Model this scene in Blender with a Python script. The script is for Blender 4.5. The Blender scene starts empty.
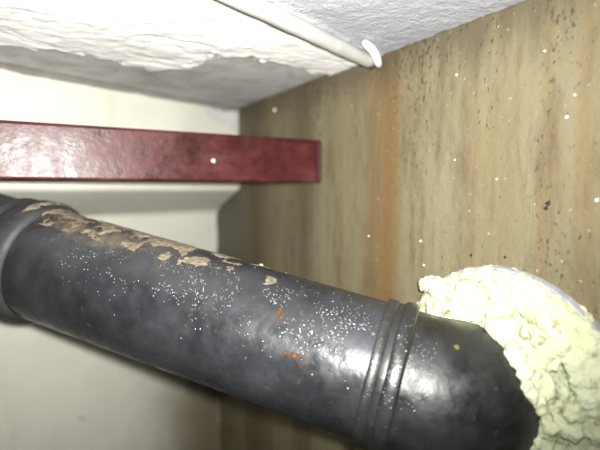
import bpy, bmesh, math, random
from mathutils import Vector, Matrix, noise

# ------------------------------------------------------------------ scene, camera, light
sc = bpy.context.scene
C = sc.collection
random.seed(7)
FPX, CX, CY = 467.0, 300.0, 225.0            # focal length in pixels, 600x450 frame
S = 0.485                                    # metres from the camera to the stained wall
CAMZ = 0.75
yaw, pitch = math.atan(273.0 / math.hypot(FPX, 35)), math.atan(35.0 / FPX)
F0 = Vector((math.sin(yaw), math.cos(yaw), 0)); ZZ = Vector((0, 0, 1))
Rv = Vector((math.cos(yaw), -math.sin(yaw), 0))
Fv = F0 * math.cos(pitch) - ZZ * math.sin(pitch)
Uv = ZZ * math.cos(pitch) + F0 * math.sin(pitch)
CAM = Vector((0, 0, CAMZ))
cd = bpy.data.cameras.new('camera'); cam = bpy.data.objects.new('camera', cd); C.objects.link(cam)
cd.sensor_width = 36; cd.lens = 36 * FPX / 600; cd.clip_start = 0.01
cam.matrix_world = Matrix.Translation(CAM) @ Matrix((Rv, Uv, -Fv)).transposed().to_4x4()
cd.dof.use_dof = True; cd.dof.focus_distance = 0.56; cd.dof.aperture_fstop = 2.2
sc.camera = cam

w = bpy.data.worlds.new('world'); sc.world = w; w.use_nodes = True
w.node_tree.nodes['Background'].inputs[0].default_value = (0.5, 0.5, 0.5, 1)
w.node_tree.nodes['Background'].inputs[1].default_value = 0.0

# the camera's own flash, just above and beside the lens
fl = bpy.data.lights.new('flash', 'SPOT'); flo = bpy.data.objects.new('flash', fl); C.objects.link(flo)
fl.energy = 80; fl.color = (1.0, 0.985, 0.94); fl.shadow_soft_size = 0.012
fl.spot_size = math.radians(120); fl.spot_blend = 1.0
_f = (Fv + Rv * (-90 / FPX) + Uv * (110 / FPX)).normalized()      # the head is tilted a little up and left
flo.location = CAM + Rv * 0.02 + Uv * 0.018
flo.rotation_euler = _f.to_track_quat('-Z', 'Y').to_euler()

sc.view_settings.view_transform = 'Standard'; sc.view_settings.look = 'None'
sc.view_settings.gamma = 1; sc.view_settings.use_curve_mapping = False
sc.view_settings.exposure = 0.0

# ------------------------------------------------------------------ pixel -> point helpers
def ray(x, y): return Fv + Rv * ((x - CX) / FPX) - Uv * ((y - CY) / FPX)
def on_x(x, y, X): r = ray(x, y); return CAM + r * (X / r.x)
def on_z(x, y, Z): r = ray(x, y); return CAM + r * ((Z - CAMZ) / r.z)
XW = S                                       # stained wall plane
ZC = CAMZ + 0.43 * S                         # ceiling plane

# ------------------------------------------------------------------ material helpers
def new_mat(name):
    m = bpy.data.materials.new(name); m.use_nodes = True
    nt = m.node_tree; b = nt.nodes['Principled BSDF']
    return m, nt, b
def node(nt, t, **kw):
    n = nt.nodes.new(t)
    for k, v in kw.items(): setattr(n, k, v)
    return n
def coords(nt, scale=(1, 1, 1), loc=(0, 0, 0)):
    t = node(nt, 'ShaderNodeTexCoord'); mp = node(nt, 'ShaderNodeMapping')
    mp.inputs['Scale'].default_value = scale; mp.inputs['Location'].default_value = loc
    nt.links.new(t.outputs['Object'], mp.inputs[0]); return mp.outputs[0]
def ntex(nt, vec, scale, detail=4, rough=0.55, dist=0.0):
    n = node(nt, 'ShaderNodeTexNoise'); nt.links.new(vec, n.inputs['Vector'])
    n.inputs['Scale'].default_value = scale; n.inputs['Detail'].default_value = detail
    n.inputs['Roughness'].default_value = rough; n.inputs['Distortion'].default_value = dist
    return n.outputs['Fac']
def ramp(nt, fac, stops):
    r = node(nt, 'ShaderNodeValToRGB'); nt.links.new(fac, r.inputs[0])
    e = r.color_ramp.elements
    while len(e) < len(stops): e.new(0.5)
    for el, (p, c) in zip(e, stops):
        el.position = p; el.color = (c[0], c[1], c[2], 1) if hasattr(c, '__len__') else (c, c, c, 1)
    return r.outputs[0]
def mixc(nt, fac, a, b, mode='MIX'):
    m = node(nt, 'ShaderNodeMix', data_type='RGBA', blend_type=mode)
    for sock, v in ((m.inputs[0], fac), (m.inputs[6], a), (m.inputs[7], b)):
        if hasattr(v, 'is_linked'): nt.links.new(v, sock)
        elif hasattr(v, '__len__'): sock.default_value = (*v, 1)
        else: sock.default_value = v
    return m.outputs[2]
def math_(nt, op, a, b=None, clamp=False):
    m = node(nt, 'ShaderNodeMath', operation=op, use_clamp=clamp)
    for s_, v in ((m.inputs[0], a), (m.inputs[1], b)):
        if v is None: continue
        if hasattr(v, 'is_linked'): nt.links.new(v, s_)
        else: s_.default_value = v
    return m.outputs[0]
def bump(nt, b, h, strength, dist):
    n = node(nt, 'ShaderNodeBump'); n.inputs['Strength'].default_value = strength
    n.inputs['Distance'].default_value = dist
    nt.links.new(h, n.inputs['Height']); nt.links.new(n.outputs[0], b.inputs['Normal'])
def maprange(nt, v, a, b_, smooth=True):
    n = node(nt, 'ShaderNodeMapRange'); n.interpolation_type = 'SMOOTHSTEP' if smooth else 'LINEAR'
    nt.links.new(v, n.inputs[0]); n.inputs[1].default_value = a; n.inputs[2].default_value = b_
    return n.outputs[0]
def sep(nt, vec):
    s_ = node(nt, 'ShaderNodeSeparateXYZ'); nt.links.new(vec, s_.inputs[0]); return s_.outputs

M = {}
# stained, streaky concrete wall
m, nt, b = new_mat('stained_concrete'); M['stained'] = m
v = coords(nt); xyz = sep(nt, v)
streak = ntex(nt, coords(nt, (1, 11, 0.45)), 1.0, 5, 0.5)
streak2 = ntex(nt, coords(nt, (1, 38, 1.6), (3, 1, 5)), 1.0, 4, 0.55)
col = ramp(nt, streak, [(0.30, (0.110, 0.080, 0.040)), (0.42, (0.145, 0.120, 0.069)), (0.52, (0.158, 0.139, 0.081)), (0.7, (0.178, 0.162, 0.102))])
col = mixc(nt, ramp(nt, streak2, [(0.35, 0.30), (0.60, 0.0)]), col, (0.135, 0.102, 0.050))
blotch = ntex(nt, v, 9, 5, 0.6)
col = mixc(nt, ramp(nt, blotch, [(0.42, 0.0), (0.75, 0.35)]), col, (0.19, 0.178, 0.118))
# ochre run stains along the wall, and broad dark brown bands towards the pale wall
def yband(c, wdt, amount):
    d = math_(nt, 'ABSOLUTE', math_(nt, 'SUBTRACT', math_(nt, 'ADD', xyz[1], math_(nt, 'MULTIPLY', math_(nt, 'SUBTRACT', streak2, 0.5), 0.05)), c))
    return math_(nt, 'MULTIPLY', math_(nt, 'SUBTRACT', 1.0, maprange(nt, d, 0.0, wdt)), amount)
for px, wd, am in ((388, 0.050, 1.0), (372, 0.05, 0.5), (302, 0.06, 0.7), (470, 0.02, 0.3), (545, 0.012, 0.35), (590, 0.02, 0.4), (255, 0.12, 0.8)):
    col = mixc(nt, yband(on_x(px, 150, XW).y, wd, am), col, (0.135, 0.084, 0.033) if px > 320 else (0.078, 0.057, 0.033))
# greyer, darker tint towards the corner by the pale wall
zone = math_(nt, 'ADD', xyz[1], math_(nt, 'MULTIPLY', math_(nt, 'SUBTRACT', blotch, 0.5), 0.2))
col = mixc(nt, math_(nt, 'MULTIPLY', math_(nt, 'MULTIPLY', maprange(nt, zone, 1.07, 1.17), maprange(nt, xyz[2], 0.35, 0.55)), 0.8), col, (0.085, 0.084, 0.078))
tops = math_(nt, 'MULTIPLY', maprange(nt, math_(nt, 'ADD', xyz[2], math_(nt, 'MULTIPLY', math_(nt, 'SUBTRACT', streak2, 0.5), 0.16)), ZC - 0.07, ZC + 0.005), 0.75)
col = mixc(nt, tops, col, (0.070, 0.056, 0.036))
smear = ntex(nt, coords(nt, (1, 26, 6), (4, 4, 4)), 1.0, 5, 0.7)
col = mixc(nt, ramp(nt, smear, [(0.50, 0.0), (0.70, 0.75)]), col, (0.085, 0.062, 0.034))
# mould specks, in vertical swarms
sp = ntex(nt, coords(nt, (1, 1.4, 0.75)), 130, 3, 0.6)
swarm = ntex(nt, coords(nt, (1, 14, 2.2), (9, 2, 1)), 1.0, 3, 0.5)
topz = maprange(nt, xyz[2], ZC - 0.14, ZC)
th = math_(nt, 'SUBTRACT', math_(nt, 'ADD', sp, math_(nt, 'MULTIPLY', math_(nt, 'SUBTRACT', swarm, 0.5), 0.55)), 0.0)
th = math_(nt, 'ADD', th, math_(nt, 'MULTIPLY', topz, 0.085))
spk = ramp(nt, th, [(0.665, 0.0), (0.76, 0.85)])
col = mixc(nt, spk, col, (0.045, 0.038, 0.025))
pale = ramp(nt, ntex(nt, v, 150, 2, 0.5), [(0.70, 0.0), (0.76, 0.5)])
col = mixc(nt, pale, col, (0.38, 0.35, 0.27))
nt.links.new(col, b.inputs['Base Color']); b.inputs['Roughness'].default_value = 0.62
b.inputs['Specular IOR Level'].default_value = 0.3
hh = math_(nt, 'ADD', ntex(nt, v, 60, 6, 0.65), math_(nt, 'MULTIPLY', streak2, 0.3))
bump(nt, b, hh, 0.5, 0.004)

def plaster_mat(key, base, dirt, rough_scale, bstr, dirt_amt, bdist=0.004):
    m, nt, b = new_mat(key); M[key] = m
    v = coords(nt)
    big = ntex(nt, v, 11, 6, 0.6, 0.4)
    fine = ntex(nt, v, rough_scale, 5, 0.65)
    col = mixc(nt, ramp(nt, big, [(0.45, 0.0), (0.75, dirt_amt)]), base, dirt)
    col = mixc(nt, ramp(nt, fine, [(0.28, 0.55), (0.42, 0.0)]), col, dirt)
    nt.links.new(col, b.inputs['Base Color']); b.inputs['Roughness'].default_value = 0.85
    b.inputs['Specular IOR Level'].default_value = 0.15
    bump(nt, b, math_(nt, 'ADD', fine, big), bstr, bdist)
plaster_mat('white_plaster', (0.93, 0.93, 0.92), (0.72, 0.72, 0.68), 60, 0.4, 0.4)
plaster_mat('grainy_plaster', (0.36, 0.37, 0.40), (0.26, 0.265, 0.28), 190, 0.9, 0.4, 0.003)
plaster_mat('bare_concrete', (0.56, 0.56, 0.55), (0.27, 0.27, 0.255), 45, 0.5, 0.9)
plaster_mat('dark_concrete', (0.22, 0.21, 0.19), (0.12, 0.115, 0.10), 30, 0.6, 0.8)

# pale painted back wall with drips, browner low down towards the stained wall
m, nt, b = new_mat('cream_render'); M['cream'] = m
v = coords(nt); xyz = sep(nt, v)
big = ntex(nt, v, 5, 5, 0.6)
col = mixc(nt, ramp(nt, big, [(0.42, 0.0), (0.72, 0.5)]), (0.60, 0.60, 0.525), (0.47, 0.47, 0.41))
drip = ntex(nt, coords(nt, (22, 22, 1.2)), 1.0, 4, 0.6)
col = mixc(nt, ramp(nt, drip, [(0.55, 0.0), (0.72, 0.4)]), col, (0.50, 0.47, 0.37))
spots = ntex(nt, v, 38, 3, 0.5)
col = mixc(nt, ramp(nt, spots, [(0.68, 0.0), (0.76, 0.55)]), col, (0.36, 0.34, 0.29))
lowx = maprange(nt, math_(nt, 'ADD', xyz[0], math_(nt, 'MULTIPLY', math_(nt, 'SUBTRACT', big, 0.5), 0.2)), 0.16, 0.44)
lowz = math_(nt, 'SUBTRACT', 1.0, maprange(nt, math_(nt, 'ADD', xyz[2], math_(nt, 'MULTIPLY', math_(nt, 'SUBTRACT', drip, 0.5), 0.25)), 0.10, 0.50))
col = mixc(nt, math_(nt, 'MULTIPLY', math_(nt, 'MULTIPLY', lowx, lowz), 0.95), col, (0.15, 0.125, 0.075))
nt.links.new(col, b.inputs['Base Color']); b.inputs['Roughness'].default_value = 0.7
b.inputs['Specular IOR Level'].default_value = 0.2
bump(nt, b, ntex(nt, v, 50, 5, 0.6), 0.25, 0.003)

# red oxide gloss paint
m, nt, b = new_mat('red_paint'); M['red'] = m
v = coords(nt); xyz = sep(nt, v)
n1 = ntex(nt, v, 22, 6, 0.65); n2 = ntex(nt, v, 90, 4, 0.6)
col = ramp(nt, n1, [(0.3, (0.016, 0.003, 0.003)), (0.5, (0.044, 0.0045, 0.0055)), (0.7, (0.070, 0.008, 0.009))])
col = mixc(nt, ramp(nt, n2, [(0.60, 0.0), (0.70, 0.5)]), col, (0.05, 0.022, 0.018))
scuff = ntex(nt, coords(nt, (6, 20, 25)), 1.0, 5, 0.6)
col = mixc(nt, ramp(nt, scuff, [(0.56, 0.0), (0.72, 0.3)]), col, (0.15, 0.075, 0.06))
nt.links.new(col, b.inputs['Base Color'])
nt.links.new(ramp(nt, n1, [(0.35, 0.29), (0.65, 0.52)]), b.inputs['Roughness'])
bump(nt, b, math_(nt, 'ADD', n2, n1), 0.3, 0.0018)
b.inputs['IOR'].default_value = 1.42

# damp black pipe
def pipe_mat(key, base, r0, r1, bs=0.25):
    m, nt, b = new_mat(key); M[key] = m
    v = coords(nt)
    n1 = ntex(nt, v, 14, 6, 0.6); n2 = ntex(nt, v, 120, 3, 0.6); n3 = ntex(nt, v, 45, 4, 0.6)
    dust = tuple(min(1, c * 2.3 + 0.006) for c in base)
    col = mixc(nt, ramp(nt, n1, [(0.38, 0.0), (0.68, 0.8)]), base, dust)
    col = mixc(nt, ramp(nt, n2, [(0.66, 0.0), (0.74, 0.35)]), col, (0.09, 0.09, 0.088))
    nt.links.new(col, b.inputs['Base Color'])
    nt.links.new(ramp(nt, n3, [(0.35, r0), (0.65, r1)]), b.inputs['Roughness'])
    b.inputs['IOR'].default_value = 1.6
    bump(nt, b, math_(nt, 'ADD', n2, math_(nt, 'MULTIPLY', n3, 1.5)), bs, 0.0016)
    return nt, b, col
_p = pipe_mat('pipe_black', (0.0115, 0.0125, 0.0145), 0.22, 0.48)
nt, b, col = _p                              # thin film of settled dust, thickest on the upper side
ge = node(nt, 'ShaderNodeNewGeometry'); nz = sep(nt, ge.outputs['Normal'])[2]
dn = ntex(nt, coords(nt), 26, 6, 0.7)
px_ = sep(nt, coords(nt))[0]
df = maprange(nt, math_(nt, 'ADD', nz, math_(nt, 'MULTIPLY', math_(nt, 'SUBTRACT', dn, 0.5), 1.5)), 0.72, 1.15)
df = math_(nt, 'MULTIPLY', df, math_(nt, 'SUBTRACT', 1.0, maprange(nt, px_, 0.02, 0.22)))
col = mixc(nt, math_(nt, 'MULTIPLY', df, 0.75), col, (0.17, 0.135, 0.09))
nt.links.new(col, b.inputs['Base Color'])
pipe_mat('rubber_black', (0.010, 0.010, 0.010), 0.30, 0.5)
pipe_mat('socket_black', (0.010, 0.0105, 0.011), 0.55, 0.75)
pipe_mat('elbow_black', (0.009, 0.009, 0.009), 0.27, 0.55)

def plain(key, c, rough, spec=0.5, ns=60, var=0.25, bs=0.2, bd=0.002):
    m, nt, b = new_mat(key); M[key] = m
    v = coords(nt); n = ntex(nt, v, ns, 4, 0.6)
    col = mixc(nt, ramp(nt, n, [(0.35, 0.0), (0.7, 1.0)]), c, tuple(x * (1 - var) for x in c))
    nt.links.new(col, b.inputs['Base Color']); b.inputs['Roughness'].default_value = rough
    b.inputs['Specular IOR Level'].default_value = spec
    bump(nt, b, n, bs, bd)
plain('dirt', (0.20, 0.168, 0.122), 0.95, 0.1, 120, 0.6, 0.8, 0.004)
plain('conduit_white', (0.36, 0.355, 0.34), 0.45, 0.4, 25, 0.2)
plain('clip_white', (0.92, 0.92, 0.92), 0.4, 0.4, 30, 0.05)
plain('sleeve_grey', (0.30, 0.31, 0.34), 0.5, 0.4, 60, 0.35)
plain('speck_white', (0.9, 0.9, 0.86), 0.6, 0.3, 200, 0.1)
plain('crumb_dark', (0.04, 0.035, 0.026), 0.9, 0.1, 200, 0.3)
plain('maroon', (0.050, 0.009, 0.012), 0.6, 0.3, 60, 0.4)
plain('foam_dirty', (0.115, 0.12, 0.032), 0.8, 0.2, 160, 0.4)
plain('rust', (0.115, 0.052, 0.022), 0.8, 0.2, 160, 0.6)
m, nt, b = new_mat('water'); M['water'] = m
b.inputs['Base Color'].default_value = (0.02, 0.021, 0.023, 1); b.inputs['Roughness'].default_value = 0.3
b.inputs['IOR'].default_value = 2.3

m, nt, b = new_mat('foam_yellow'); M['foam'] = m
v = coords(nt)
n1 = ntex(nt, v, 26, 6, 0.65); n2 = ntex(nt, v, 60, 4, 0.6); n3 = ntex(nt, v, 230, 3, 0.6)
col = mixc(nt, ramp(nt, n1, [(0.40, 0.0), (0.68, 0.9)]), (0.57, 0.60, 0.42), (0.43, 0.45, 0.26))
col = mixc(nt, ramp(nt, n2, [(0.60, 0.0), (0.70, 0.75)]), col, (0.19, 0.14, 0.055))
nt.links.new(col, b.inputs['Base Color']); b.inputs['Roughness'].default_value = 0.85
b.inputs['Specular IOR Level'].default_value = 0.15
bump(nt, b, math_(nt, 'ADD', n3, math_(nt, 'MULTIPLY', n2, 2.0)), 0.6, 0.004)

# ------------------------------------------------------------------ object helpers
def obj(name, verts, faces, mat, parent=None, smooth=False):
    me = bpy.data.meshes.new(name); me.from_pydata([tuple(p) for p in verts], [], faces); me.update()
    if smooth: me.polygons.foreach_set('use_smooth', [True] * len(me.polygons))
    me.materials.append(mat if not isinstance(mat, str) else M[mat])
    o = bpy.data.objects.new(name, me); C.objects.link(o); o.parent = parent
    return o
def tag(o, label, cat, group=None):
    o['label'] = label; o['category'] = cat
    if group: o['group'] = group
    return o
def struct(o, label=None):
    o['kind'] = 'structure'
    if label: o['label'] = label
    return o
def fbm(p, s, oct=4): return noise.fractal(Vector(p) * s, 1.0, 2.0, oct)
def grid_faces(nu, nv, closed=False):
    out = []
    for i in range(nu - 1):
        for j in range(nv if closed else nv - 1):
            k = (j + 1) % nv
            out.append((i * nv + j, i * nv + k, (i + 1) * nv + k, (i + 1) * nv + j))
    return out
def lerp(pts, x):
    if x <= pts[0][0]: return pts[0][1]
    for (a, b_), (c, d) in zip(pts, pts[1:]):
        if x <= c: return b_ + (d - b_) * (x - a) / (c - a)
    return pts[-1][1]
def box_part(name, lo, hi, mat, parent=None, bevel=0.0, seg=2):
    bm = bmesh.new(); bmesh.ops.create_cube(bm, size=1)
    for q in bm.verts: q.co = Vector([lo[i] + (q.co[i] + 0.5) * (hi[i] - lo[i]) for i in range(3)])
    if bevel: bmesh.ops.bevel(bm, geom=bm.edges[:], offset=bevel, segments=seg, affect='EDGES', profile=0.5)
    me = bpy.data.meshes.new(name); bm.to_mesh(me); bm.free(); me.materials.append(M[mat])
    o = bpy.data.objects.new(name, me); C.objects.link(o); o.parent = parent
    return o
def frames(path):
    """parallel-transport frames along a list of points"""
    T = [(path[min(i + 1, len(path) - 1)] - path[max(i - 1, 0)]).normalized() for i in range(len(path))]
    n = T[0].orthogonal().normalized(); out = []
    for t in T:
        n = (n - t * n.dot(t)).normalized(); out.append((t, n, t.cross(n)))
    return out
def sweep(name, path, radii, mat, parent=None, seg=32, cap=True, jitter=0.0):
    V, Fc = [], []
    for p, r, (t, a, b_) in zip(path, radii, frames(path)):
        for k in range(seg):
            th = 2 * math.pi * k / seg
            q = p + (a * math.cos(th) + b_ * math.sin(th)) * r
            if jitter: q = q + (q - p).normalized() * fbm(q, 60, 3) * jitter
            V.append(q)
    Fc = grid_faces(len(path), seg, True)
    if cap:
        Fc.append(tuple(range(seg))[::-1]); Fc.append(tuple((len(path) - 1) * seg + k for k in range(seg)))
    return obj(name, V, Fc, mat, parent, True)

# ------------------------------------------------------------------ the setting
XL, YB, WT = -1.15, -0.75, 0.30              # far sides of the chamber, behind and left of the camera
sleeve_c = Vector((XW, 0.7216 * S, CAMZ - 0.5103 * S)); SR = 0.324 * S
A = on_z(0, 66, ZC); B = on_x(239, 108, XW)  # top edge of the pale wall
bdir = (B - A); bdir.z = 0; bdir.normalize()
bn = Vector((bdir.y, -bdir.x, 0))            # faces the camera
if bn.y > 0: bn = -bn
def back_at(x, off=0.0):                     # point of the pale wall's upper face plane at this x
    p = A + bdir * ((x - A.x) / bdir.x); return Vector((x, p.y, 0)) - bn * off
YF = back_at(XW).y + 0.3

# stained wall with a round hole for the sleeve
N = 64; half = SR + 0.03
V, Fc = [], []
cy, cz = sleeve_c.y, sleeve_c.z
for ring in range(3):
    for k in range(N):
        th = 2 * math.pi * k / N; c, s_ = math.cos(th), math.sin(th)
        if ring == 2: q = half / max(abs(c), abs(s_)); V.append((XW, cy + c * q, cz + s_ * q))
        elif ring == 1: V.append((XW, cy + c * SR, cz + s_ * SR))
        else: V.append((XW + WT, cy + c * SR, cz + s_ * SR))
for ring in range(2):
    for k in range(N):
        Fc.append((ring * N + k, ring * N + (k + 1) % N, (ring + 1) * N + (k + 1) % N, (ring + 1) * N + k))
def quad(y0, y1, z0, z1):
    i = len(V); V.extend([(XW, y0, z0), (XW, y1, z0), (XW, y1, z1), (XW, y0, z1)]); Fc.append((i, i + 1, i + 2, i + 3))
ZT = ZC + 0.05
quad(YB, cy - half, -0.3, ZT); quad(cy + half, YF, -0.3, ZT)
quad(cy - half, cy + half, -0.3, cz - half); quad(cy - half, cy + half, cz + half, ZT)
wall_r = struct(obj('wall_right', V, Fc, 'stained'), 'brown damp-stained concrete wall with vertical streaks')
box_part('floor', (XL, YB, -0.4), (XW + WT, YF, -0.3), 'dark_concrete')['kind'] = 'structure'
box_part('wall_left', (XL - 0.1, YB - 0.1, -0.3), (XL, YF, ZT), 'dark_concrete')['kind'] = 'structure'
box_part('wall_front', (XL, YB - 0.1, -0.3), (XW + WT, YB, ZT), 'dark_concrete')['kind'] = 'structure'
ceil = struct(box_part('ceiling', (XL - 0.1, YB - 0.1, ZC + 0.004), (XW + WT, YF + 0.05, ZC + 0.15), 'bare_concrete'), 'bare grey concrete ceiling under broken white plaster')

# pale back wall: upper face, down-sloping haunch under it, recessed lower face
z1 = on_x(232, 189, XW).z; z2 = on_x(217, 211, XW).z
off = on_x(217, 211, XW).y - back_at(XW).y
xs = [XL + (XW - XL) * i / 60 for i in range(61)]
prof = [(ZC + 0.004, 0.0), (ZC - 0.06, 0.0), (z1 + 0.004, 0.0), (z1, 0.001), (z2 + 0.003, off - 0.003), (z2 - 0.002, off), (0.35, off), (-0.3, off), (-0.3, off + 0.25), (ZC + 0.006, off + 0.25)]
V = []
for x in xs:
    for (z, o_) in prof:
        q = back_at(x, 0); q = Vector((x, q.y + o_ + 0.004, z)); V.append(q)
wall_b = struct(obj('wall_back', V, grid_faces(len(xs), len(prof)), 'bare_concrete'), 'pale painted wall with a sloping haunch')

# painted coat on the back wall: fine grid, broken away near the corner
def coat(name, parent, mat, fn, nu, nv, skip, smooth=True):
    V, Fc = [], []
    for i in range(nu):
        for j in range(nv): V.append(fn(i, j))
    for f in grid_faces(nu, nv):
        if not any(skip(V[k]) for k in f): Fc.append(f)
    used = sorted({k for f in Fc for k in f}); mp = {k: n for n, k in enumerate(used)}
    return obj(name, [V[k] for k in used], [tuple(mp[k] for k in f) for f in Fc], mat, parent, smooth)
zs = [ZC - 0.008 - i * 0.004 for i in range(300)]
zs = [z for z in zs if z > z1] + [z1 - (z1 - z2) * k / 8 for k in range(9)] + [z2 - i * 0.012 for i in range(1, 120) if z2 - i * 0.012 > -0.298] + [-0.299]
def wall_off(z): return lerp([(z2 - 0.001, off), (z2, off), (z1, 0.0), (z1 + 0.001, 0.0)], z)
xs2 = [XL + (0.15 - XL) * i / 60 for i in range(60)] + [0.15 + (XW - 0.0005 - 0.15) * i / 110 for i in range(111)]
ptz, ptm, ptb = on_x(226, 96, XW), on_x(231, 115, XW), on_x(239, 132, XW)
e_top = on_z(217, 94, ZC).x
def coat_edge(z):                            # x where the paint is broken off, by height
    return lerp([(z1, XW), (ptb.z, XW), ((ptb.z + ZC) / 2, e_top + 0.03), (ZC, e_top - 0.01)], z)
def bw(i, j):
    x, z = xs2[i], zs[j]; p = back_at(x)
    wv = fbm((x, 0, z), 9) * 0.0015
    return Vector((x, p.y + wall_off(z) - 0.002 + wv, z))
coat('paint_coat', wall_b, 'cream', bw, len(xs2), len(zs), lambda p: p.x > coat_edge(p.z) + fbm((p.x, 3, p.z), 30) * 0.012 + 0.0001)

V = []
mxs = [XL + (XW - 0.001 - XL) * i / 160 for i in range(161)]
for x in mxs:
    yb = back_at(x).y; h = 0.012 + 0.006 * fbm((x, 1, 1), 22, 3); wd_ = 0.016 + 0.012 * fbm((x, 7, 2), 18, 4)
    for k in range(5):
        u = k / 4; V.append((x, yb - 0.001 - max(0.004, wd_) * (1 - u) ** 1.5, ZC + 0.0045 - max(0.004, h) * u ** 1.5))
obj('corner_fillet', V, grid_faces(161, 5), 'dark_concrete', ceil, True)  # dark strip along the corner of ceiling and pale wall
# ceiling coats. Pixel outlines give where the plaster ends.
ca, cb_ = on_z(240, 0, ZC), on_z(360, 56, ZC)           # conduit line on the ceiling
cdir = (cb_ - ca); cdir.z = 0; cdir.normalize()
cnorm = Vector((-cdir.y, cdir.x, 0))
def side(p): return (p.x - ca.x) * cnorm.x + (p.y - ca.y) * cnorm.y
if side(on_z(100, 10, ZC)) < 0: cnorm = -cnorm          # positive on the brushed white side
edge_px = [(-150, 30), (-60, 40), (0, 47), (60, 52), (120, 64), (160, 73), (175, 71), (200, 66), (216, 57), (250, 59), (280, 65), (320, 75), (345, 80), (420, 110)]
edge_pts = [on_z(x, y, ZC) for x, y in edge_px]
edge_xy = [(p.x, p.y) for p in edge_pts]
def edge_dist(p):                            # positive = on the plastered side, as depth before the outline
    best, sgn = 9, 1
    for (ax, ay), (bx, by) in zip(edge_xy, edge_xy[1:]):
        dx, dy = bx - ax, by - ay; L = dx * dx + dy * dy
        t = max(0, min(1, ((p.x - ax) * dx + (p.y - ay) * dy) / L))
        d = math.hypot(p.x - ax - dx * t, p.y - ay - dy * t)
        if d < best: best = d; sgn = 1 if (dx * (p.y - ay) - dy * (p.x - ax)) < 0 else -1
    return best * sgn
NX, NY = 250, 300
x0, x1, y0, y1 = -0.75, XW - 0.0005, -0.1, 1.25
def cw(i, j):
    x = x0 + (x1 - x0) * i / (NX - 1); y = y0 + (y1 - y0) * j / (NY - 1)
    p = Vector((x, y, 0))
    d = edge_dist(p) + fbm((x, y, 2), 34, 5) * 0.030
    if y > back_at(x).y + 0.002: d = -1
    s_ = side(p)
    d = min(d, s_ + 0.002)
    t = max(0.0, min(1.0, d / 0.012))
    lump = fbm((x, y, 0), 16, 4) * 0.0014 + fbm((x, y, 5), 55, 3) * 0.0009
    crack = abs(noise.noise(Vector((x * 9 + 3 * fbm((x, y, 9), 4, 2), y * 9, 4)))) 
    cr = 0.002 * max(0, 1 - crack / 0.05)
    return Vector((x, y, ZC + 0.0045 if d <= -0.004 else ZC + 0.0038 - t * (0.005 + lump - cr * t)))
coat('white_coat', ceil, 'white_plaster', cw, NX, NY, lambda p: p.z > ZC + 0.0042)
NX2, NY2 = 150, 210
def gw(i, j):
    x = -0.25 + (x1 + 0.25) * i / (NX2 - 1); y = -0.1 + 0.9 * j / (NY2 - 1)
    p = Vector((x, y, 0)); s_ = -side(p) + fbm((x, y, 7), 40, 3) * 0.004
    if s_ < -0.004: return Vector((x, y, ZC + 1))
    ridge = 0.006 * max(0, 1 - abs(s_ - 0.020 - fbm((x, y, 1), 14, 3) * 0.01) / 0.010) * (0.6 + fbm((x, y, 8), 35, 3))
    return Vector((x, y, ZC + 0.001 - 0.0012 * fbm((x, y, 3), 90, 3) - 0.001 * fbm((x, y, 3), 12, 3) - max(0, ridge)))
coat('grainy_coat', ceil, 'grainy_plaster', gw, NX2, NY2, lambda p: p.z > ZC + 0.5)

# ------------------------------------------------------------------ red steel beam
bt, bb = on_x(322, 140, XW), on_x(322, 183, XW)
bz1, bz0, by = bt.z, bb.z, bt.y
beam = bpy.data.objects.new('steel_beam', None); C.objects.link(beam); beam.location = (XW, by, bz0)
tag(beam, 'glossy dark red painted steel beam running into the brown stained wall', 'beam')
def under(o, p): o.parent = p; o.matrix_parent_inverse = Matrix.Translation(p.location).inverted(); return o
bd = 0.05
body = under(box_part('beam_body', (XL, by, bz0), (XW - 0.009, by + bd, bz1), 'red', None, 0.005, 3), beam)
ep = under(box_part('beam_end', (XW - 0.009, by, bz0), (XW, by + bd, bz1), 'maroon', None, 0.003, 2), beam)  # darker end band of the beam at the stained wall

# ------------------------------------------------------------------ black drain pipe
d = Vector((0.6591, -0.7226, -0.2085)).normalized()
q0 = Vector((0.629, 0.682, -0.374)).normalized()
PR = 0.080
D0 = PR / math.sin(math.radians(15.995 / 2))
P0 = CAM + q0 * D0                           # axis point nearest the camera, inside the collar
def axis_t(px):                              # parameter on the axis that shows at this pixel column
    lo, hi = -1.2, 0.3
    for _ in range(50):
        mid = (lo + hi) / 2; q = P0 + d * mid - CAM
        x = CX + FPX * q.dot(Rv) / q.dot(Fv)
        if x < px: lo = mid
        else: hi = mid
    return lo
# the elbow turns the axis into the wall's normal
tv = ((sleeve_c.y - P0.y) * d.y + (sleeve_c.z - P0.z) * d.z) / (d.y ** 2 + d.z ** 2)
VX = P0 + d * tv
RB = 0.105; phi = math.acos(d.x); TL = RB * math.tan(phi / 2)
e_out = Vector((1, 0, 0))
arc0 = VX - d * TL
inner = (e_out - d * d.x).normalized()
cc = arc0 + inner * RB
arc = [cc - inner * RB * math.cos(phi * i / 14) + d * RB * math.sin(phi * i / 14) for i in range(15)]
pipe = bpy.data.objects.new('drain_pipe', None); C.objects.link(pipe); pipe.location = VX + e_out * (XW - VX.x)
tag(pipe, 'thick black drain pipe sloping down to the foam-packed wall hole', 'pipe')
def part(o): return under(o, pipe)
tc = axis_t(391)
tl = axis_t(40)
def lathe(name, prof, mat, seg=72):          # prof: (t along axis, radius)
    path = [P0 + d * t for t, r in prof]
    V = []
    a = (-q0 - d * (-q0).dot(d)).normalized(); b_ = d.cross(a)
    for t, r in prof:
        for k in range(seg):
            th = 2 * math.pi * k / seg; V.append(P0 + d * t + (a * math.cos(th) + b_ * math.sin(th)) * r)
    return part(obj(name, V, grid_faces(len(prof), seg, True), mat, None, True))
ts = [tl + (tc - tl) * i / 40 for i in range(41)]
barrel = lathe('pipe_barrel', [(t, PR) for t in ts], 'pipe_black')
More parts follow.
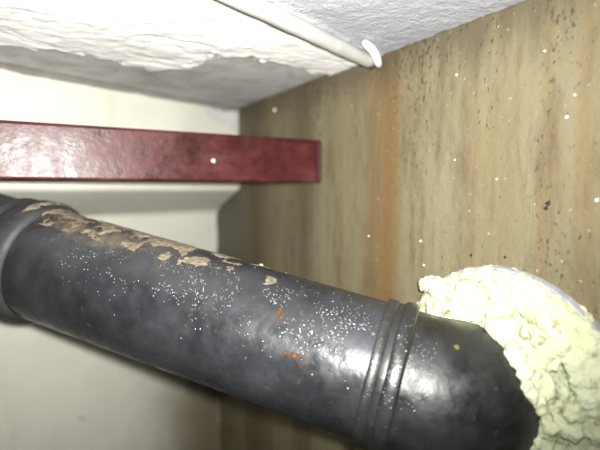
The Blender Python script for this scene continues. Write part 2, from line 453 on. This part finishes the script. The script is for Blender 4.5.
far = lathe('far_pipe', [(tl - 0.75, PR), (tl - 0.4, PR), (tl - 0.02, PR), (tl, PR)], 'socket_black')
def collar(name, t, prof, mat): return lathe(name, [(t + a, PR + r) for a, r in prof], mat)
sock = collar('pipe_socket', tl, [(-0.045, -0.001), (-0.045, 0.003), (-0.042, 0.006), (-0.036, 0.006), (-0.032, 0.002), (-0.026, 0.002), (-0.022, 0.007), (-0.012, 0.0095), (0.004, 0.0095), (0.014, 0.0075), (0.020, 0.004), (0.021, -0.001)], 'socket_black')
coup = collar('rubber_collar', tc, [(-0.022, -0.001), (-0.0215, 0.0026), (0.013, 0.0030), (0.0135, -0.001)], 'rubber_black')
for pr in ([(-0.022, 0.002), (-0.0218, 0.004), (-0.020, 0.0048), (-0.012, 0.0048), (-0.0095, 0.002)], [(-0.0042, 0.002), (-0.002, 0.0055), (0.001, 0.0066), (0.010, 0.0066), (0.0125, 0.0050), (0.0134, 0.002)]):
    rg = collar('collar_ridge', tc, pr, 'rubber_black'); rg.parent = coup; rg.matrix_parent_inverse = Matrix.Identity(4)
elb_path = [P0 + d * (tc + (0.0 + (tv - TL - tc)) * i / 4) for i in range(4)] + arc + [arc[-1] + e_out * (XW + WT - 0.02 - arc[-1].x) * (i / 5) for i in range(1, 6)]
elb = part(sweep('pipe_elbow', elb_path, [PR - 0.0005] * len(elb_path), 'elbow_black', None, 64, False))

# crust of tan dirt lying along the top of the pipe
a0 = (-q0 - d * (-q0).dot(d)).normalized(); b0 = d.cross(a0)
if b0.z < 0: b0 = -b0
def surf(t, th, h=0.0): return P0 + d * t + (a0 * math.cos(th) + b0 * math.sin(th)) * (PR + h)
tA, tB = tl + 0.002, axis_t(300)
def dw(i, j):
    t = tA + (tB - tA) * i / 199; th = math.radians(35 + 100 * j / 79)
    u = (t - tA) / (tB - tA)
    thick = fbm((t, th * 0.08, 0.5), 38, 6) * 1.1 + 0.22 + 0.26 * (math.degrees(th) - 62) / 20 - 0.9 * max(0, u - 0.6) / 0.4
    thick = min(thick, 0.5)
    base = 0.0098 * max(0, min(1, 1 - (t - tl - 0.005) / 0.018)) if t < tl + 0.024 else 0
    return surf(t, th, base + thick * 0.0035)
dsk = lambda p: ((p - P0) - d * (p - P0).dot(d)).length < PR
part(coat('dirt_crust', None, 'dirt', dw, 200, 80, dsk))['kind'] = 'stuff'

# condensation: beads of water on the pipe, collar and elbow
def ico_template():
    bm = bmesh.new(); bmesh.ops.create_icosphere(bm, subdivisions=2, radius=1)
    vs = [v.co.copy() for v in bm.verts]; fs = [tuple(v.index for v in f.verts) for f in bm.faces]; bm.free(); return vs, fs
IV, IF = ico_template()
def add_blob(V, Fc, c, ax, r, flat, jit=0.0):
    z = ax.normalized(); x = z.orthogonal().normalized(); y = z.cross(x); i0 = len(V)
    for q in IV:
        k = 1 + (jit * noise.noise(q * 1.7 + c * 90) if jit else 0)
        V.append(c + (x * q.x + y * q.y) * r * k + z * q.z * r * flat * k)
    Fc.extend(tuple(i0 + k for k in f) for f in IF)
V, Fc = [], []
t_a, t_b = axis_t(95), tc - 0.024
n = 0
while n < 760:
    t = random.uniform(t_a, t_b); th = math.radians(random.gauss(22, 17)); u = (t - t_a) / (t_b - t_a)
    if random.random() > 0.25 + 0.75 * min(1, u * 1.8): continue
    if noise.noise(surf(t, th) * 28) < -0.12 + 0.15 * random.random(): continue
    r = random.choice((0.0008, 0.0009, 0.0010, 0.0012, 0.0016))
    nv = (a0 * math.cos(th) + b0 * math.sin(th)); add_blob(V, Fc, surf(t, th, 0), nv, r, 0.4); n += 1
for k in range(120):
    t = tc + random.uniform(-0.019, 0.010); th = math.radians(random.gauss(8, 20))
    h = 0.0048 if t < tc - 0.011 else 0.0064
    if -0.0115 < t - tc < -0.002: continue
    nv = (a0 * math.cos(th) + b0 * math.sin(th)); add_blob(V, Fc, surf(t, th, h), nv, random.choice((0.0007, 0.0009, 0.0012)), 0.4)
for k in range(90):
    t = random.uniform(tc + 0.014, tv - TL + 0.01); th = math.radians(random.gauss(8, 16))
    nv = (a0 * math.cos(th) + b0 * math.sin(th)); add_blob(V, Fc, surf(t, th, -0.0005), nv, random.choice((0.0006, 0.0008, 0.001)), 0.4)
wd = part(obj('water_beads', V, Fc, 'water', None, True)); wd['kind'] = 'stuff'; wd['label'] = 'fine beads of condensation'

# rust marks: thin scabs on the barrel
def hit_pipe(px, py):
    r = ray(px, py).normalized(); o_ = CAM - P0
    dp = r - d * r.dot(d); op = o_ - d * o_.dot(d)
    A_, B_, C_ = dp.dot(dp), 2 * dp.dot(op), op.dot(op) - PR * PR
    k = (-B_ - math.sqrt(max(0, B_ * B_ - 4 * A_ * C_))) / (2 * A_); return CAM + r * k
def scab(name, pts, r, mat):
    V, Fc = [], []
    for (px, py, s_) in pts:
        c = hit_pipe(px, py); nv = (c - P0) - d * (c - P0).dot(d); add_blob(V, Fc, c, nv, r * s_, 0.13, 0.9)
    return part(obj(name, V, Fc, mat, None, True))
scab('rust_scab', [(280, 308, 1), (279, 312, 1.1), (281, 317, .9), (282, 322, .7)], 0.0026, 'rust')
scab('rust_scab', [(285, 353, .7), (289, 354, .9), (294, 356, 1.3), (299, 357, 1.1), (305, 359, .6)], 0.0024, 'rust')

# ------------------------------------------------------------------ wall sleeve and foam
V = []
rp = [(0.05, -0.0055), (-0.009, -0.0055), (-0.010, -0.0045), (-0.010, -0.001), (-0.009, 0.0), (0.05, 0.0)]
for (x, r) in rp:
    for k in range(96):
        th = 2 * math.pi * k / 96; V.append((XW + x, cy + math.cos(th) * (SR - 0.0002 + r), cz + math.sin(th) * (SR - 0.0002 + r)))
fcs = grid_faces(len(rp), 96, True)
sl = obj('wall_sleeve', V, fcs, 'sleeve_grey', None, True)
tag(sl, 'grey plastic sleeve rim set in the brown wall around the foam', 'pipe sleeve')

V, Fc = [], []
rnd = random.Random(11)
R_in, R_out = PR + 0.002, SR - 0.007
for k in range(225):                         # solid fill of the gap
    th = 2 * math.pi * k / 75; rr = (R_in + R_out) / 2 + (0.016 if k % 2 else -0.016)
    add_blob(V, Fc, Vector((XW + (0.004, 0.004, -0.006)[k // 75], cy + math.cos(th) * rr, cz + math.sin(th) * rr)), e_out, 0.026, 0.9)
for k in range(330):                         # uneven lumps bulging out of the hole
    th = rnd.uniform(0, 2 * math.pi); rr = rnd.uniform(R_in - 0.004, R_out - 0.014)
    u = (rr - R_in) / (R_out - R_in)
    out = (0.034 + 0.02 * max(0.0, math.sin(th))) * (1 - u) ** 0.8 + 0.006 + rnd.uniform(-0.008, 0.006)
    add_blob(V, Fc, Vector((XW - out, cy + math.cos(th) * rr, cz + math.sin(th) * rr)), e_out, rnd.uniform(0.007, 0.015), 0.85, 0.5)
def foam_px(px, py, X, r, n=1):
    c = on_x(px, py, X); add_blob(V, Fc, c, e_out, r, 0.9, 0.5)
for px, py, X, r in ((429, 284, XW - 0.034, 0.012), (437, 287, XW - 0.034, 0.013), (447, 292, XW - 0.028, 0.012), (456, 296, XW - 0.030, 0.014),
                     (440, 302, XW - 0.04, 0.010), (430, 302, XW - 0.042, 0.006), (462, 306, XW - 0.035, 0.014), (478, 312, XW - 0.04, 0.012),
                     (490, 322, XW - .056, .010), (500, 335, XW - .058, .010), (509, 346, XW - .058, .010), (517, 358, XW - .058, .010), (524, 372, XW - .056, .011), (545, 430, XW - .048, .010), (541, 444, XW - .046, .011), (527, 388, XW - 0.052, 0.008), (531, 397, XW - 0.052, 0.009), (538, 406, XW - 0.05, 0.008), (543, 414, XW - 0.048, 0.007)):
    foam_px(px, py, X, r)
from mathutils.bvhtree import BVHTree
bv = BVHTree.FromPolygons([v.co for v in elb.data.vertices], [tuple(p.vertices) for p in elb.data.polygons])
for px, py, r in ((432, 305, .006), (443, 309, .007), (455, 312, .008), (466, 316, .009), (478, 318, .010), (489, 325, .010), (498, 332, .010), (505, 341, .009), (512, 351, .010), (518, 362, .010), (525, 374, .010),
                  (528, 386, .008), (531, 394, .0075), (536, 402, .007), (541, 410, .007), (545, 418, .006), (551, 432, .009), (549, 444, .011), (547, 458, .012),
                  (500, 318, .012), (512, 330, .012), (522, 345, .012), (532, 360, .013), (537, 378, .012)):
    h = bv.ray_cast(CAM, ray(px, py).normalized())
    if h[0]: add_blob(V, Fc, h[0] + (CAM - h[0]).normalized() * r * 0.25, h[1], r, 0.85, 0.6)
tmp = obj('expanding_foam', V, Fc, 'foam')
md = tmp.modifiers.new('r', 'REMESH'); md.mode = 'VOXEL'; md.voxel_size = 0.0019
tx = bpy.data.textures.new('lumps', 'CLOUDS'); tx.noise_scale = 0.016; tx.noise_depth = 3
dm = tmp.modifiers.new('d', 'DISPLACE'); dm.texture = tx; dm.strength = 0.008; dm.mid_level = 0.5; dm.texture_coords = 'GLOBAL'
tx2 = bpy.data.textures.new('pores', 'CLOUDS'); tx2.noise_scale = 0.0055; tx2.noise_depth = 2
dm2 = tmp.modifiers.new('e', 'DISPLACE'); dm2.texture = tx2; dm2.strength = 0.005; dm2.mid_level = 0.5; dm2.texture_coords = 'GLOBAL'
bpy.context.view_layer.update()
me = bpy.data.meshes.new_from_object(tmp.evaluated_get(bpy.context.evaluated_depsgraph_get()))
tmp.modifiers.clear(); tmp.data = me
me.polygons.foreach_set('use_smooth', [True] * len(me.polygons))
tag(tmp, 'lumpy pale yellow expanding foam packed around the black pipe', 'foam')
tmp.name = 'expanding_foam'

# ------------------------------------------------------------------ conduit on the ceiling
cr = 0.0105
up = Vector((0, 0, -cr - 0.001))
ca2 = on_z(271, 14, ZC - cr); cb2 = on_z(357, 55, ZC - cr)
cd2 = (cb2 - ca2).normalized()
k_end = (XW - 0.002 - ca2.x) / cd2.x
p_s, p_e = ca2 - cd2 * 0.6, ca2 + cd2 * (k_end - 0.012)
cpath = [p_s + (p_e - p_s) * i / 40 for i in range(41)]
con = sweep('conduit', cpath, [cr] * 41, 'conduit_white', None, 24, True, 0.0008)
tag(con, 'white round conduit along the ceiling ending at the brown wall', 'conduit')
# short bent white plastic end hanging at the wall
h0, h1 = on_z(365, 43, ZC - 0.007), on_x(379, 66, XW - 0.007)
hp = [h0 + (h1 - h0) * t + Vector((0, 0, 0.007)) * math.sin(math.pi * t) * 0.6 - Rv * 0.0 + cdir * 0.006 * math.sin(math.pi * t) for t in (0, .15, .32, .5, .68, .85, 1.0)]
hk = sweep('cable_stub', hp, [0.0040, 0.0056, 0.0064, 0.0066, 0.0064, 0.0060, 0.0050], 'clip_white', None, 16, True, 0.0006)
tag(hk, 'short bright white bent cable end beside the conduit tip', 'cable')

# ------------------------------------------------------------------ crumbs and specks
def crumb(name, c, nv, r, mat, label, cat, group, flat=0.7):
    V, Fc = [], []; add_blob(V, Fc, Vector((0, 0, 0)), nv, r, flat, 0.5)
    o = obj(name, V, Fc, mat, None, True); o.location = c; tag(o, label, cat, group); return o
for px, py, r in ((545, 51, .0016), (567, 117, .0022), (457, 75, .0020), (497, 179, .0018), (421, 241, .0022), (597, 200, .0024), (275, 110, .0040), (424, 265, .0018), (575, 95, .0014), (455, 160, .0014), (369, 236, .0018)):  # small white specks set on the stained wall
    crumb('white_speck', on_x(px, py, XW) - e_out * r * 0.3, e_out, r * 0.78, 'speck_white', {275: 'white speck on the dark wall corner between ceiling and red beam', 369: 'white speck on the ochre stain above the black pipe'}.get(px, 'tiny white speck on the tan part of the brown wall'), 'crumb', 'white specks on the brown wall')
rr = ray(213, 161); c = CAM + rr * (by / rr.y)
crumb('white_speck', c + Vector((0, -0.0012, 0)), Vector((0, -1, 0)), 0.0033, 'speck_white', 'small white speck on the red beam face', 'crumb', None)
c = hit_pipe(261, 266); nv = (c - P0) - d * (c - P0).dot(d)
crumb('white_speck', c + nv.normalized() * 0.001, nv, 0.0028, 'speck_white', 'small white speck on top of the black pipe', 'crumb', None)
for px, py, r in ((548, 203, .0030), (546, 208, .0026), (471, 255, .0022), (505, 257, .0018)):
    crumb('dirt_speck', on_x(px, py, XW), e_out, r, 'crumb_dark', 'small dark dirt speck on the brown stained wall', 'dirt', 'dark specks on the brown wall', 0.35)
h = bv.ray_cast(CAM, ray(457, 347).normalized())
crumb('foam_crumb', h[0], h[1], 0.0032, 'foam_dirty', 'small yellow-green foam crumb stuck on the black pipe elbow', 'crumb', None, 0.5)
